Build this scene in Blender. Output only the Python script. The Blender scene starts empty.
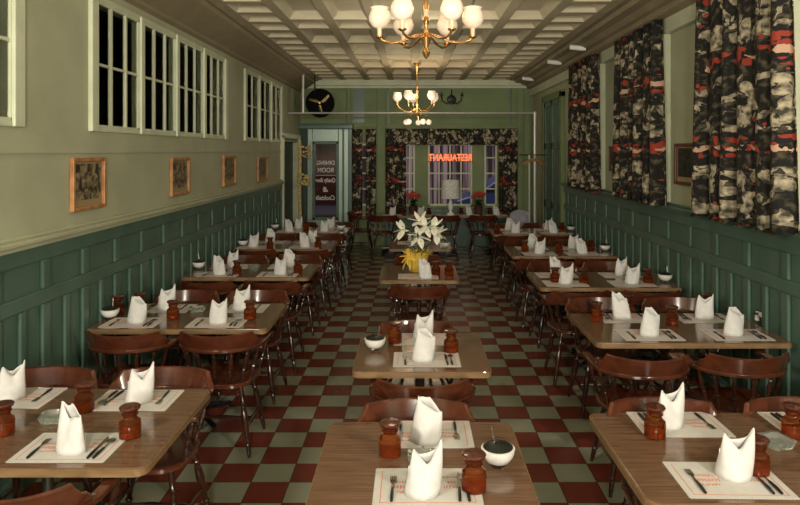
import bpy, bmesh, math, random
from mathutils import Vector, Matrix
random.seed(7)
S = bpy.context.scene
C = S.collection
PI = math.pi
F = 650.0; VX = 412.0; VY = 151.0; H = 1.97; TT = 0.75     # photo geometry: focal length in px, vanishing point, eye and table heights
ROOM_L, ROOM_R, ROOM_D, NEAR = -2.3, 2.5, 13.4, -2.6

# ------------------------------------------------------------------ camera
cam = bpy.data.cameras.new('camera'); co = bpy.data.objects.new('camera', cam); C.objects.link(co)
co.location = (0, 0, H); co.rotation_euler = (PI/2, 0, 0)
cam.sensor_width = 36; cam.lens = 36*F/800; cam.shift_x = -(VX-400)/800; cam.shift_y = -(252.5-VY)/800
cam.clip_start = 0.05; cam.clip_end = 200
S.camera = co
S.view_settings.view_transform = 'Standard'; S.view_settings.look = 'None'; S.view_settings.gamma = 1
S.view_settings.use_curve_mapping = False; S.view_settings.exposure = 0.0

# ------------------------------------------------------------------ materials
def mat(name, col, rough=.5, metal=0, trans=0, coat=0, spec=.5, emit=None, estr=0, ior=1.45):
    m = bpy.data.materials.new(name); m.use_nodes = True
    b = m.node_tree.nodes['Principled BSDF']
    b.inputs['Base Color'].default_value = (*col, 1); b.inputs['Roughness'].default_value = rough
    b.inputs['Metallic'].default_value = metal; b.inputs['Transmission Weight'].default_value = trans
    b.inputs['Coat Weight'].default_value = coat; b.inputs['Coat Roughness'].default_value = .12
    b.inputs['Specular IOR Level'].default_value = spec; b.inputs['IOR'].default_value = ior
    if emit:
        b.inputs['Emission Color'].default_value = (*emit, 1); b.inputs['Emission Strength'].default_value = estr
    return m
def N(m, t, **k):
    n = m.node_tree.nodes.new(t)
    for a, v in k.items(): setattr(n, a, v)
    return n
def L(m, a, b): m.node_tree.links.new(a, b)
def bsdf(m): return m.node_tree.nodes['Principled BSDF']
def noisy(m, c1, c2, scale, stretch=(1,1,1), bump=0, detail=4, lo=.35, hi=.65, dist=0):
    tc = N(m, 'ShaderNodeTexCoord'); mp = N(m, 'ShaderNodeMapping'); mp.inputs['Scale'].default_value = stretch
    no = N(m, 'ShaderNodeTexNoise'); no.inputs['Scale'].default_value = scale; no.inputs['Detail'].default_value = detail
    no.inputs['Distortion'].default_value = dist
    cr = N(m, 'ShaderNodeValToRGB'); e = cr.color_ramp.elements
    e[0].position = lo; e[0].color = (*c1, 1); e[1].position = hi; e[1].color = (*c2, 1)
    L(m, tc.outputs['Object'], mp.inputs[0]); L(m, mp.outputs[0], no.inputs[0]); L(m, no.outputs[0], cr.inputs[0])
    L(m, cr.outputs[0], bsdf(m).inputs['Base Color'])
    if bump:
        bp = N(m, 'ShaderNodeBump'); bp.inputs['Strength'].default_value = bump; bp.inputs['Distance'].default_value = .01
        L(m, no.outputs[0], bp.inputs['Height']); L(m, bp.outputs[0], bsdf(m).inputs['Normal'])
    return m
plaster = noisy(mat('plaster', (.3,.3,.2), .75), (.36,.37,.25), (.41,.42,.285), 3, bump=.05)
pale_trim = noisy(mat('pale_trim', (.4,.42,.26), .45), (.50,.53,.37), (.57,.60,.43), 5)
sage = noisy(mat('sage', (.2,.25,.12), .6), (.15,.20,.085), (.185,.24,.105), 3)
wgreen = noisy(mat('wainscot_green', (.05,.13,.08), .36, coat=.12), (.066,.118,.088), (.086,.147,.110), 4, stretch=(1,1,.5))
deepgreen = mat('deep_green', (.018,.045,.028), .5)
ceilm = noisy(mat('ceiling_cream', (.4,.35,.23), .8), (.52,.46,.32), (.60,.53,.38), 2)
ceilb = noisy(mat('ceiling_beam', (.3,.26,.16), .8), (.40,.345,.225), (.46,.40,.27), 2)
covem = noisy(mat('cove_tan', (.3,.26,.16), .6), (.25,.205,.125), (.29,.24,.15), 4)
wood = mat('table_laminate', (.2,.1,.05), .16, coat=.3)
noisy(wood, (.082,.043,.023), (.185,.102,.058), 9, stretch=(.6, 9, 1), detail=8, lo=.25, hi=.75, dist=.4)
edge_wood = mat('table_edge', (.25,.15,.07), .4)
noisy(edge_wood, (.15,.088,.040), (.235,.145,.07), 9, stretch=(.6, 9, 3))
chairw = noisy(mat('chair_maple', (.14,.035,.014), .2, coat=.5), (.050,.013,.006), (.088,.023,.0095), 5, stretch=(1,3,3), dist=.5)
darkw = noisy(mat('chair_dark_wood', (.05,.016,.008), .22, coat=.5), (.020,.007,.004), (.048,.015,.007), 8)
framew = noisy(mat('picture_frame_wood', (.4,.19,.07), .4), (.30,.13,.045), (.46,.23,.09), 14)
redframe = mat('dark_frame_wood', (.12,.045,.025), .4)
napm = noisy(mat('napkin_paper', (.8,.79,.74), .8), (.54,.53,.51), (.60,.59,.565), 30)
matm = noisy(mat('placemat_paper', (.7,.68,.62), .7), (.47,.455,.415), (.52,.50,.46), 25)
printm = mat('red_print', (.56,.16,.09), .8)
amber = mat('amber_glass', (.36,.10,.022), .04, trans=.92, ior=1.3)
amberlid = mat('dark_amber_glass', (.07,.016,.008), .08, coat=.5)
spice = mat('orange_spice', (.42,.13,.035), .8)
clear = mat('clear_glass', (.93,.97,.93), .03, trans=1, ior=1.12)
sugar = mat('sugar', (.85,.84,.78), .9)
milk = mat('white_china', (.72,.71,.66), .3)
blackp = mat('black_plastic', (.012,.014,.011), .3)
steel = mat('steel', (.42,.42,.38), .25, metal=1)
chrome = mat('chrome_pipe', (.75,.75,.74), .3, metal=.6)
brass = mat('brass', (.7,.4,.15), .25, metal=.9)
candle = mat('candle_tube', (.8,.62,.42), .5)
shadem = mat('opal_shade', (.85,.74,.6), .35, emit=(1,.68,.48), estr=.2)
lampshade = noisy(mat('lamp_shade', (.7,.7,.66), .8), (.5,.5,.46), (.8,.8,.76), 40)
petal = mat('white_petal', (.85,.83,.68), .6)
leafm = mat('leaf_green', (.02,.06,.015), .5)
foil = noisy(mat('yellow_foil', (.75,.5,.05), .35), (.62,.38,.03), (.85,.62,.12), 20, bump=.6)
redpetal = mat('red_petal', (.4,.05,.03), .6)
terra = mat('dark_pot', (.08,.03,.02), .5)
rope = noisy(mat('dried_straw', (.5,.38,.16), .9), (.35,.25,.09), (.62,.48,.22), 30, bump=.5)
iron = mat('black_iron', (.006,.006,.006), .45)
colm = mat('pedestal_steel', (.16,.15,.13), .35, metal=.8)
neon = mat('orange_neon', (.8,.15,.05), .4, emit=(1,.16,.04), estr=1.6)
whitepaint = mat('white_lettering', (.75,.74,.7), .6)
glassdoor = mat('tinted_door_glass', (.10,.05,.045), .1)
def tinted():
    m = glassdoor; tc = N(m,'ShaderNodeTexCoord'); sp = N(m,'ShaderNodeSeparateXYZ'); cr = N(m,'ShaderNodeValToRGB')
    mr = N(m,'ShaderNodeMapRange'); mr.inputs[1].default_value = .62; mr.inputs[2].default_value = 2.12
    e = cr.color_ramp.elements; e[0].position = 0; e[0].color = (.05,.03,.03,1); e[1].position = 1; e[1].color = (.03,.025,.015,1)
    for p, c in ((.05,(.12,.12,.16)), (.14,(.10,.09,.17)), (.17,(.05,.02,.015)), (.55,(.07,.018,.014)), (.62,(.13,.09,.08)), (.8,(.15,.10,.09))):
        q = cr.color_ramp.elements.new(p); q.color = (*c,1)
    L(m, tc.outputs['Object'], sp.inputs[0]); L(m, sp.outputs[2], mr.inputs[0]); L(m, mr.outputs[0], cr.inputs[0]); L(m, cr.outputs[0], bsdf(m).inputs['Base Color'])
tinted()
thin = mat('thin_glass', (.9,.93,.9), .25, trans=1, ior=1.01, spec=.1)
night = mat('window_glass_dark', (.012,.014,.010), .08)
brickm = noisy(mat('street_facade', (.28,.19,.22), .9), (.05,.035,.035), (.50,.40,.40), 1.0, stretch=(5,1,.12), detail=3, lo=.45, hi=.6)
asphalt = mat('asphalt', (.10,.095,.10), .8)
carblue = mat('blue_car_paint', (.02,.04,.11), .35, coat=.3)
greycloth = noisy(mat('grey_cloth', (.3,.28,.33), .8), (.24,.23,.28), (.36,.34,.40), 12)

def floor_mat():
    m = mat('floor_tiles', (.1,.1,.1), .2, spec=.5)
    tc = N(m,'ShaderNodeTexCoord'); mp = N(m,'ShaderNodeMapping'); s = .2286
    mp.inputs['Location'].default_value = (0.043/s, 0.02/s, 0.001); mp.inputs['Scale'].default_value = (1/s, 1/s, 1)
    ch = N(m,'ShaderNodeTexChecker'); ch.inputs['Scale'].default_value = 1
    no = N(m,'ShaderNodeTexNoise'); no.inputs['Scale'].default_value = 6; no.inputs['Detail'].default_value = 6
    a = N(m,'ShaderNodeMixRGB'); a.inputs[1].default_value = (.115,.024,.015,1); a.inputs[2].default_value = (.165,.036,.022,1)
    b = N(m,'ShaderNodeMixRGB'); b.inputs[1].default_value = (.20,.21,.145,1); b.inputs[2].default_value = (.27,.28,.20,1)
    L(m, tc.outputs['Object'], mp.inputs[0]); L(m, mp.outputs[0], ch.inputs[0]); L(m, tc.outputs['Object'], no.inputs[0])
    L(m, no.outputs[0], a.inputs[0]); L(m, no.outputs[0], b.inputs[0])
    mx = N(m,'ShaderNodeMixRGB'); L(m, ch.outputs[1], mx.inputs[0]); L(m, a.outputs[0], mx.inputs[1]); L(m, b.outputs[0], mx.inputs[2])
    # dark joints
    br = N(m,'ShaderNodeTexBrick'); br.offset = 0; br.inputs['Scale'].default_value = 1; br.inputs['Mortar Size'].default_value = .014
    br.inputs['Brick Width'].default_value = 1; br.inputs['Row Height'].default_value = 1
    br.inputs['Color1'].default_value = (1,1,1,1); br.inputs['Color2'].default_value = (1,1,1,1); br.inputs['Mortar'].default_value = (.35,.33,.3,1)
    L(m, mp.outputs[0], br.inputs[0])
    mu = N(m,'ShaderNodeMixRGB', blend_type='MULTIPLY'); mu.inputs[0].default_value = 1
    L(m, mx.outputs[0], mu.inputs[1]); L(m, br.outputs[0], mu.inputs[2]); L(m, mu.outputs[0], bsdf(m).inputs['Base Color'])
    mr = N(m,'ShaderNodeMapRange'); mr.inputs[3].default_value = .15; mr.inputs[4].default_value = .28
    L(m, no.outputs[0], mr.inputs[0]); L(m, mr.outputs[0], bsdf(m).inputs['Roughness'])
    return m
floorm = floor_mat()

def curtain_mat():
    """printed cotton: black ground, bands of red blooms and bands of cream flowers and urns. u = along the cloth, v = height"""
    m = mat('floral_curtain', (.1,.1,.1), .85)
    uv = N(m,'ShaderNodeUVMap'); uv.uv_map = 'cloth'
    sp = N(m,'ShaderNodeSeparateXYZ'); L(m, uv.outputs[0], sp.inputs[0])
    no = N(m,'ShaderNodeTexNoise'); no.inputs['Scale'].default_value = 4.5; no.inputs['Detail'].default_value = 5; L(m, uv.outputs[0], no.inputs[0])
    no2 = N(m,'ShaderNodeTexNoise'); no2.inputs['Scale'].default_value = 6; no2.inputs['Detail'].default_value = 3; no2.inputs['Distortion'].default_value = .8
    mp = N(m,'ShaderNodeMapping'); mp.inputs['Location'].default_value = (3.3, 8.1, 0); L(m, uv.outputs[0], mp.inputs[0]); L(m, mp.outputs[0], no2.inputs[0])
    no3 = N(m,'ShaderNodeTexNoise'); no3.inputs['Scale'].default_value = 7; no3.inputs['Detail'].default_value = 2; no3.inputs['Distortion'].default_value = .6
    mp3 = N(m,'ShaderNodeMapping'); mp3.inputs['Location'].default_value = (1.3,2.1,0); mp3.inputs['Scale'].default_value = (1,1.7,1); L(m, uv.outputs[0], mp3.inputs[0]); L(m, mp3.outputs[0], no3.inputs[0])
    def math_(op, a, b):
        n = N(m,'ShaderNodeMath', operation=op)
        for i, v in enumerate((a, b)):
            if v is None: continue
            if isinstance(v, (int, float)): n.inputs[i].default_value = v
            else: L(m, v, n.inputs[i])
        return n.outputs[0]
    # v wobble, then repeat every .64 m
    wob = math_('MULTIPLY', math_('SUBTRACT', no.outputs[0], .5), .26)
    vv = math_('FRACT', math_('DIVIDE', math_('ADD', sp.outputs[1], wob), .64), None)
    redband = math_('LESS_THAN', math_('ABSOLUTE', math_('SUBTRACT', vv, .12), None), .13)
    redblob = math_('MULTIPLY', redband, math_('GREATER_THAN', no3.outputs[0], .50))
    redcore = math_('MULTIPLY', math_('LESS_THAN', math_('ABSOLUTE', math_('SUBTRACT', vv, .13), None), .028), math_('GREATER_THAN', no.outputs[0], .52))
    creamband = math_('LESS_THAN', math_('ABSOLUTE', math_('SUBTRACT', vv, .60), None), .31)
    creamblob = math_('MULTIPLY', creamband, math_('GREATER_THAN', no2.outputs[0], .49))
    vo = N(m,'ShaderNodeTexNoise'); vo.inputs['Scale'].default_value = 20; L(m, uv.outputs[0], vo.inputs[0])
    cr = N(m,'ShaderNodeValToRGB'); e = cr.color_ramp.elements
    e[0].position = .36; e[0].color = (.05,.045,.03,1); e[1].position = .64; e[1].color = (.52,.45,.31,1); L(m, vo.outputs[0], cr.inputs[0])
    gr = N(m,'ShaderNodeValToRGB'); e = gr.color_ramp.elements
    e[0].position = .5; e[0].color = (.008,.008,.007,1); e[1].position = .7; e[1].color = (.10,.08,.045,1); L(m, vo.outputs[0], gr.inputs[0])
    v1 = N(m,'ShaderNodeTexVoronoi'); v1.inputs['Scale'].default_value = 8; L(m, uv.outputs[0], v1.inputs[0])
    v2 = N(m,'ShaderNodeTexVoronoi'); v2.inputs['Scale'].default_value = 11; L(m, uv.outputs[0], v2.inputs[0])
    creamblob = math_('MULTIPLY', creamblob, math_('LESS_THAN', math_('ADD', v1.outputs[0], math_('MULTIPLY', vo.outputs[0], .5)), .86))
    redblob = math_('MULTIPLY', redblob, math_('LESS_THAN', v2.outputs[0], .52))
    stray = math_('MULTIPLY', math_('LESS_THAN', v2.outputs[0], .20), math_('GREATER_THAN', no.outputs[0], .56))
    redblob = math_('MAXIMUM', redblob, stray)
    def mix(f, a, b):
        x = N(m,'ShaderNodeMixRGB'); L(m, f, x.inputs[0])
        for i, v in ((1,a),(2,b)):
            if isinstance(v, tuple): x.inputs[i].default_value = (*v,1)
            else: L(m, v, x.inputs[i])
        return x.outputs[0]
    c = mix(creamblob, gr.outputs[0], cr.outputs[0])
    c = mix(redblob, c, (.30,.040,.022)); c = mix(redcore, c, (.56,.36,.24))
    L(m, c, bsdf(m).inputs['Base Color'])
    return m
curtm = curtain_mat()
def art_mat(seed, dark, light):
    m = mat('engraving_print', (.2,.15,.1), .5)
    noisy(m, dark, light, 16+seed, detail=8, lo=.42, hi=.62, dist=.6)
    return m

# ------------------------------------------------------------------ mesh helpers
class MB:
    def __init__(s): s.bm = bmesh.new()
    def box(s, x0,x1,y0,y1,z0,z1):
        v = [s.bm.verts.new(p) for p in ((x0,y0,z0),(x1,y0,z0),(x1,y1,z0),(x0,y1,z0),(x0,y0,z1),(x1,y0,z1),(x1,y1,z1),(x0,y1,z1))]
        for f in ((0,3,2,1),(4,5,6,7),(0,1,5,4),(1,2,6,5),(2,3,7,6),(3,0,4,7)): s.bm.faces.new([v[i] for i in f])
        return s
    def lathe(s, prof, p0=(0,0,0), axis=(0,0,1), n=12, caps=True):
        """prof: (radius, distance along the axis)"""
        p0 = Vector(p0); a = Vector(axis).normalized()
        u = a.orthogonal().normalized() if abs(a.z) < .999 else Vector((1,0,0)); w = a.cross(u)
        rings = []
        for r, t in prof:
            rings.append([s.bm.verts.new(p0 + a*t + (u*math.cos(2*PI*k/n) + w*math.sin(2*PI*k/n))*max(r,1e-4)) for k in range(n)])
        for A, B in zip(rings, rings[1:]):
            for k in range(n): s.bm.faces.new((A[k], A[(k+1)%n], B[(k+1)%n], B[k]))
        if caps:
            s.bm.faces.new(rings[0][::-1]); s.bm.faces.new(rings[-1])
        return s
    def tube(s, pts, r, n=8):
        rr = r if isinstance(r, (list, tuple)) else [r]*len(pts)
        pts = [Vector(p) for p in pts]; rings = []
        for i, p in enumerate(pts):
            d = (pts[min(i+1, len(pts)-1)] - pts[max(i-1, 0)]).normalized()
            up = Vector((0,0,1)) if abs(d.z) < .95 else Vector((0,1,0))
            u = d.cross(up).normalized(); w = u.cross(d)
            rings.append([s.bm.verts.new(p + (u*math.cos(2*PI*k/n) + w*math.sin(2*PI*k/n))*rr[i]) for k in range(n)])
        for A, B in zip(rings, rings[1:]):
            for k in range(n): s.bm.faces.new((A[k], A[(k+1)%n], B[(k+1)%n], B[k]))
        s.bm.faces.new(rings[0][::-1]); s.bm.faces.new(rings[-1])
        return s
    def prism(s, poly, z0, z1):
        a = [s.bm.verts.new((x,y,z0)) for x,y in poly]; b = [s.bm.verts.new((x,y,z1)) for x,y in poly]; n = len(poly)
        s.bm.faces.new(a[::-1]); s.bm.faces.new(b)
        for k in range(n): s.bm.faces.new((a[k], a[(k+1)%n], b[(k+1)%n], b[k]))
        return s
    def sweep(s, rings):
        R = [[s.bm.verts.new(p) for p in r] for r in rings]; n = len(R[0])
        for A, B in zip(R, R[1:]):
            for k in range(n): s.bm.faces.new((A[k], A[(k+1)%n], B[(k+1)%n], B[k]))
        s.bm.faces.new(R[0][::-1]); s.bm.faces.new(R[-1])
        return s
    def quad(s, *p):
        s.bm.faces.new([s.bm.verts.new(q) for q in p]); return s
    def ball(s, c, r, n=8, sq=(1,1,1)):
        q = bmesh.ops.create_uvsphere(s.bm, u_segments=n, v_segments=max(4,n//2+1), radius=r)
        for v in q['verts']: v.co = Vector((v.co.x*sq[0], v.co.y*sq[1], v.co.z*sq[2])) + Vector(c)
        return s
    def build(s, name, m, parent=None, smooth=False, bevel=0, seg=2):
        bmesh.ops.recalc_face_normals(s.bm, faces=s.bm.faces)
        me = bpy.data.meshes.new(name); s.bm.to_mesh(me); s.bm.free()
        me.materials.append(m)
        if smooth:
            for p in me.polygons: p.use_smooth = True
            try: me.set_sharp_from_angle(angle=math.radians(38))
            except Exception: pass
        o = bpy.data.objects.new(name, me); C.objects.link(o); o.parent = parent
        if bevel:
            b = o.modifiers.new('bevel', 'BEVEL'); b.width = bevel; b.segments = seg; b.limit_method = 'ANGLE'
        return o
def tag(o, label=None, cat=None, group=None, kind=None):
    if label: o['label'] = label
    if cat: o['category'] = cat
    if group: o['group'] = group
    if kind: o['kind'] = kind
    return o
def empty(name, loc=(0,0,0), rz=0):
    o = bpy.data.objects.new(name, None); C.objects.link(o); o.location = loc; o.rotation_euler = (0,0,rz); o.empty_display_size = .1
    return o
KIDS = {}
def kids(o):
    return [c for c in bpy.data.objects if c.parent == o]
def copy_tree(o, parent=None):
    if o.name not in KIDS: KIDS[o.name] = kids(o)
    c = o.copy(); C.objects.link(c)
    if parent: c.parent = parent
    for ch in KIDS[o.name]: copy_tree(ch, c)
    return c
PROTO_USED = {}
def place(proto, key, loc, rz, label, cat, group, scale=None):
    o = proto if key not in PROTO_USED else copy_tree(proto)
    PROTO_USED[key] = 1
    o.location = loc; o.rotation_euler = (0,0,rz)
    if scale: o.scale = scale
    return tag(o, label, cat, group)
def rounded(x0,x1,y0,y1,r,n=5):
    P = []
    for cx, cy, a0 in ((x1-r,y1-r,0),(x0+r,y1-r,90),(x0+r,y0+r,180),(x1-r,y0+r,270)):
        for k in range(n+1):
            a = math.radians(a0 + 90*k/n); P.append((cx+r*math.cos(a), cy+r*math.sin(a)))
    return P
def struct(o): o['kind'] = 'structure'; return o
def pix(px, py, t=TT):
    """floor-plan point of something standing at pixel (px,py) on a table top (t = height)"""
    d = F*(H-t)/(py-VY); return ((px-VX)*d/F, d)
def at(px, d): return (px-VX)*d/F
def zz(py, d): return H-(py-VY)*d/F

# ------------------------------------------------------------------ room shell
struct(MB().box(-2.9, 2.75, NEAR, 13.6, -.1, 0).build('floor', floorm))
LT, RT = 3.19, 3.26      # tops of the side walls
FX0, FX1, CZ = -1.9, 2.0, 3.43

# left wall: pieces around the high windows and the back doorway
groups_L = [(1.2, 3.77, 3), (4.67, 7.99, 4), (8.93, 11.4, 3)]     # y0, y1, number of sashes
WZ0, WZ1 = 2.14, 3.08
DY0, DY1, DZ = 11.45, 13.1, 2.2
b = MB()
b.box(ROOM_L-.15, ROOM_L, NEAR, DY0, 0, WZ0)
b.box(ROOM_L-.15, ROOM_L, DY1, ROOM_D, 0, WZ0)
b.box(ROOM_L-.15, ROOM_L, NEAR, ROOM_D, WZ1, LT+.3)
ys = [NEAR] + [v for g in groups_L for v in g[:2]] + [ROOM_D]
for k in range(0, len(ys), 2): b.box(ROOM_L-.15, ROOM_L, ys[k], ys[k+1], WZ0, WZ1)
wl = struct(b.build('wall_left', plaster))
# small horizontal seam ledge under the windows
MB().box(ROOM_L, ROOM_L+.012, NEAR, DY0, 1.955, 1.975).build('seam_batten', plaster, wl)

def wainscot(x, side, y0, y1, pitch, start, parent):
    """side=+1: face looks towards +x"""
    t = .026
    def bx(m, a, b_, ya, yb, za, zb):
        xa, xb = x+side*a, x+side*b_
        m.box(min(xa,xb), max(xa,xb), ya, yb, za, zb)
    m = MB(); bx(m, 0, .012, y0, y1, 0, 1.40)
    m.build('wainscot_board', wgreen, parent)
    m = MB()
    for za, zb in ((0,.16),(1.03,1.12),(1.30,1.41)): bx(m, .012, .012+t, y0, y1, za, zb)
    y = start
    while y > y0: y -= pitch
    while y < y1:
        if y > y0: bx(m, .012, .012+t, y, y+.085, .16, 1.03); bx(m, .012, .012+t, y, y+.085, 1.12, 1.30)
        q = y+.085+(pitch-.085)/2-.03
        if y0 < q and q+.06 < y1: bx(m, .012, .012+t, q, q+.06, .16, 1.03)
        y += pitch
    m.build('wainscot_stiles', wgreen, parent, bevel=.010, seg=3)
    m = MB(); bx(m, 0, .085, y0, y1, 1.425, 1.452); bx(m, 0, .06, y0, y1, 1.395, 1.425); bx(m, 0, .035, y0, y1, 1.452, 1.472)
    m.build('chair_rail', wgreen if side < 0 else plaster, parent, bevel=.006)
    m = MB(); bx(m, .012, .055, y0, y1, 0, .12); m.build('skirting', wgreen, parent, bevel=.005)
wainscot(ROOM_L, 1, NEAR, DY0-.08, .485, 3.99, wl)

# high windows, left
wi = 0
for y0, y1, n in groups_L:
    wi += 1
    w = empty('window_%d' % wi, (ROOM_L, y0, WZ0)); struct(w)
    pitch = (y1-y0)/n
    m = MB()
    for k in range(n+1):
        y = k*pitch; big = k in (0, n)
        m.box(-.06, .03, y-(.05 if big else .035), y+(.05 if big else .035), -.03, WZ1-WZ0+.02)
    m.box(-.06, .015, 0, y1-y0, WZ1-WZ0-.01, WZ1-WZ0+.03); m.box(-.06, .015, 0, y1-y0, -.03, .0)
    m.build('window_frame', pale_trim, w, bevel=.006)
    for k in range(n):
        s = MB(); a, e = k*pitch+.035, (k+1)*pitch-.035; ht = WZ1-WZ0-.01
        s.box(-.02,.01,a,a+.022,0,ht); s.box(-.02,.01,e-.022,e,0,ht); s.box(-.02,.01,a,e,0,.022); s.box(-.02,.01,a,e,ht-.022,ht)
        for q in ((1,2) if wi < 3 else (1.5,)): yy = a+(e-a)*q/3; s.box(-.015,.012,yy-.012,yy+.012,0,ht)
        s.box(-.015,.006,a,e,ht/2-.010,ht/2+.010)
        so = s.build('sash', pale_trim, w)
        MB().box(-.012,-.008,a,e,0,ht).build('pane', thin, so)
# corridor shell added beyond the high windows, its darkness put into near-black walls
m = MB()
m.quad((-4.6,NEAR,0),(-4.6,ROOM_D,0),(-4.6,ROOM_D,3.6),(-4.6,NEAR,3.6)); m.quad((-4.6,NEAR,3.6),(-4.6,ROOM_D,3.6),(ROOM_L-.15,ROOM_D,3.6),(ROOM_L-.15,NEAR,3.6))
m.quad((-4.6,NEAR,0),(-4.6,NEAR,3.6),(ROOM_L-.15,NEAR,3.6),(ROOM_L-.15,NEAR,0)); m.quad((-4.6,ROOM_D,0),(-4.6,ROOM_D,3.6),(ROOM_L-.15,ROOM_D,3.6),(ROOM_L-.15,ROOM_D,0))
m.quad((-4.6,NEAR,0),(-4.6,ROOM_D,0),(ROOM_L-.15,ROOM_D,0),(ROOM_L-.15,NEAR,0))
struct(m.build('wall_dark_corridor', iron))

# doorway on the left wall near the back
d1 = empty('door_1', (ROOM_L, DY0, 0)); struct(d1)
m = MB(); W_ = DY1-DY0
m.box(-.15,.06,-.09,0,0,DZ+.05); m.box(-.15,.06,W_,W_+.09,0,DZ+.05); m.box(-.15,.06,-.09,W_+.09,DZ,DZ+.09)
m.build('door_frame', pale_trim, d1, bevel=.006)
MB().box(-.14,-.10,0,W_,0,DZ).build('door_infill', deepgreen, d1)  # dark sheet across the open doorway, its colour gives the dark inside

# right wall
b = MB(); b.box(ROOM_R, ROOM_R+.15, NEAR, ROOM_D, 0, RT+.25)
wr = struct(b.build('wall_right', plaster))
wainscot(ROOM_R, -1, NEAR, 10.55, .5, 3.76, wr)
MB().box(ROOM_R-.07, ROOM_R, NEAR, ROOM_D, 3.10, RT+.02).build('frieze_board', pale_trim, wr, bevel=.01)
# casings that flank the curtained windows
curt = [(4.10,5.42), (6.22,7.62), (8.34,9.85), (1.9,3.2)]
for y0, y1 in curt:
    MB().box(ROOM_R-.075, ROOM_R, y0+.05, y0+.19, 1.475, 3.1).build('casing', pale_trim, wr, bevel=.008)
    MB().box(ROOM_R-.075, ROOM_R, y1-.19, y1-.05, 1.475, 3.1).build('casing', pale_trim, wr, bevel=.008)
# tall green door far right
d2 = empty('door_2', (ROOM_R, 10.9, 0)); struct(d2)
m = MB(); m.box(-.07,0,-.30,-.16,0,2.95); m.box(-.07,0,1.15,1.27,0,2.95); m.box(-.07,0,-.30,1.27,2.86,2.98); m.build('door_frame', sage, d2, bevel=.006)
m = MB(); m.box(-.03,0,-.16,1.15,0,2.86); m.build('door_infill', wgreen, d2)
m = MB()
for a, e in ((-.16,-.04),(.44,.55),(1.03,1.15)): m.box(-.055,-.03,a,e,0,2.86)
for a, e in ((0,.2),(.95,1.08),(2.0,2.12),(2.76,2.86)): m.box(-.055,-.03,-.16,1.15,a,e)
m.build('door_rails', wgreen, d2, bevel=.006)

# ceiling with coffers
m = MB(); px = (FX1-FX0)/8; py = .5; bw = .055; sl = .06; dp = .085
xs = [FX0+k*px for k in range(9)]
m2 = MB()
unit = [ROOM_D-.5-j*py for j in range(-1, 32)]                      # single rows in the outer columns
mid = [7.78]; pat = [1,2,2]; i = 0
while mid[-1] < ROOM_D-.01: mid.append(min(ROOM_D, mid[-1]+.515*pat[(i+1)%3])); i += 1
i = 0; lo = [7.78]
while lo[-1] > NEAR: lo.append(lo[-1]-.515*pat[(3000-i)%3]); i += 1
mid = sorted(set(lo+mid)); unit = sorted(u for u in unit if u <= ROOM_D+.01)
for k in range(8):
    rows = unit if k in (0,7) else mid
    for y0, y1 in zip(rows, rows[1:]):
        if y1-y0 < 2*(bw+sl)+.02: continue
        x0, x1 = xs[k], xs[k+1]
        o_ = [(x0,y0),(x1,y0),(x1,y1),(x0,y1)]
        i_ = [(x0+bw,y0+bw),(x1-bw,y0+bw),(x1-bw,y1-bw),(x0+bw,y1-bw)]
        j_ = [(x0+bw+sl,y0+bw+sl),(x1-bw-sl,y0+bw+sl),(x1-bw-sl,y1-bw-sl),(x0+bw+sl,y1-bw-sl)]
        for a in range(4):
            c_ = (a+1)%4
            m2.quad((*o_[a],CZ),(*i_[a],CZ),(*i_[c_],CZ),(*o_[c_],CZ))
            m.quad((*i_[a],CZ),(*j_[a],CZ+dp),(*j_[c_],CZ+dp),(*i_[c_],CZ))
        m.quad(*[(*p,CZ+dp) for p in j_])
ce = MB(); ce.box(-2.5, 2.7, NEAR-.1, 13.6, CZ+.14, CZ+.2); ce = struct(ce.build('ceiling', ceilm))
m.build('coffer_recesses', ceilm, ce); m2.build('coffer_grid', ceilb, ce)
m = MB()
def strip(m, P, y0, y1):
    for (xa,za),(xb,zb) in zip(P, P[1:]): m.quad((xa,y0,za),(xb,y0,zb),(xb,y1,zb),(xa,y1,za))
strip(m, [(ROOM_L,LT-.02),(ROOM_L+.05,LT),(ROOM_L+.05,LT+.03),(ROOM_L+.08,LT+.045),(-2.12,3.285),(-1.99,3.36),(-1.97,3.40),(-1.93,3.40),(FX0,CZ+.001)], NEAR, ROOM_D)
struct(m.build('trim_1', covem))
m = MB()
strip(m, [(ROOM_R-.07,RT-.02),(ROOM_R-.14,RT),(ROOM_R-.16,RT+.05),(2.28,RT+.06),(2.22,3.36),(2.12,3.37),(2.10,3.41),(2.03,3.41),(FX1,CZ+.001)], NEAR, ROOM_D)
struct(m.build('trim_2', covem))
MB().tube([(2.36,3.0,3.285),(2.36,12.6,3.285)], .022).build('pipe', covem, bpy.data.objects['trim_2'])
m = MB(); m.box(ROOM_L, ROOM_R, NEAR-.15, NEAR, 0, 3.6); struct(m.build('wall_near', sage))

# back wall with the shop window openings
BX = dict(cen=(.30,1.24), lef=(-.16,.06), rig=(1.49,1.75), alc=(-1.16,-.80))
WB0, WB1 = .84, 2.12
m = MB(); D = ROOM_D
cuts = [(-1.16,-.80),(-.16,.06),(.33,1.24),(1.49,1.75)]
edges_ = [-2.45] + [v for c in cuts for v in c] + [2.65]
for k in range(0, len(edges_), 2): m.box(edges_[k], edges_[k+1], D, D+.15, 0, 3.6)
for a, e in cuts: m.box(a, e, D, D+.15, 0, WB0); m.box(a, e, D, D+.15, WB1, 3.6)
wb = struct(m.build('wall_back', sage))
m = MB(); m.box(ROOM_L, ROOM_R, D-.07, D, 3.31, 3.43); m.box(ROOM_L, ROOM_R, D-.04, D, 3.26, 3.31); m.build('cornice', pale_trim, wb, bevel=.01)
m = MB()
for a, e in ((-1.34,-1.26),(-.72,-.55),(2.16,2.30)): m.box(a, e, D-.05, D, 0, 3.26)
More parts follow.
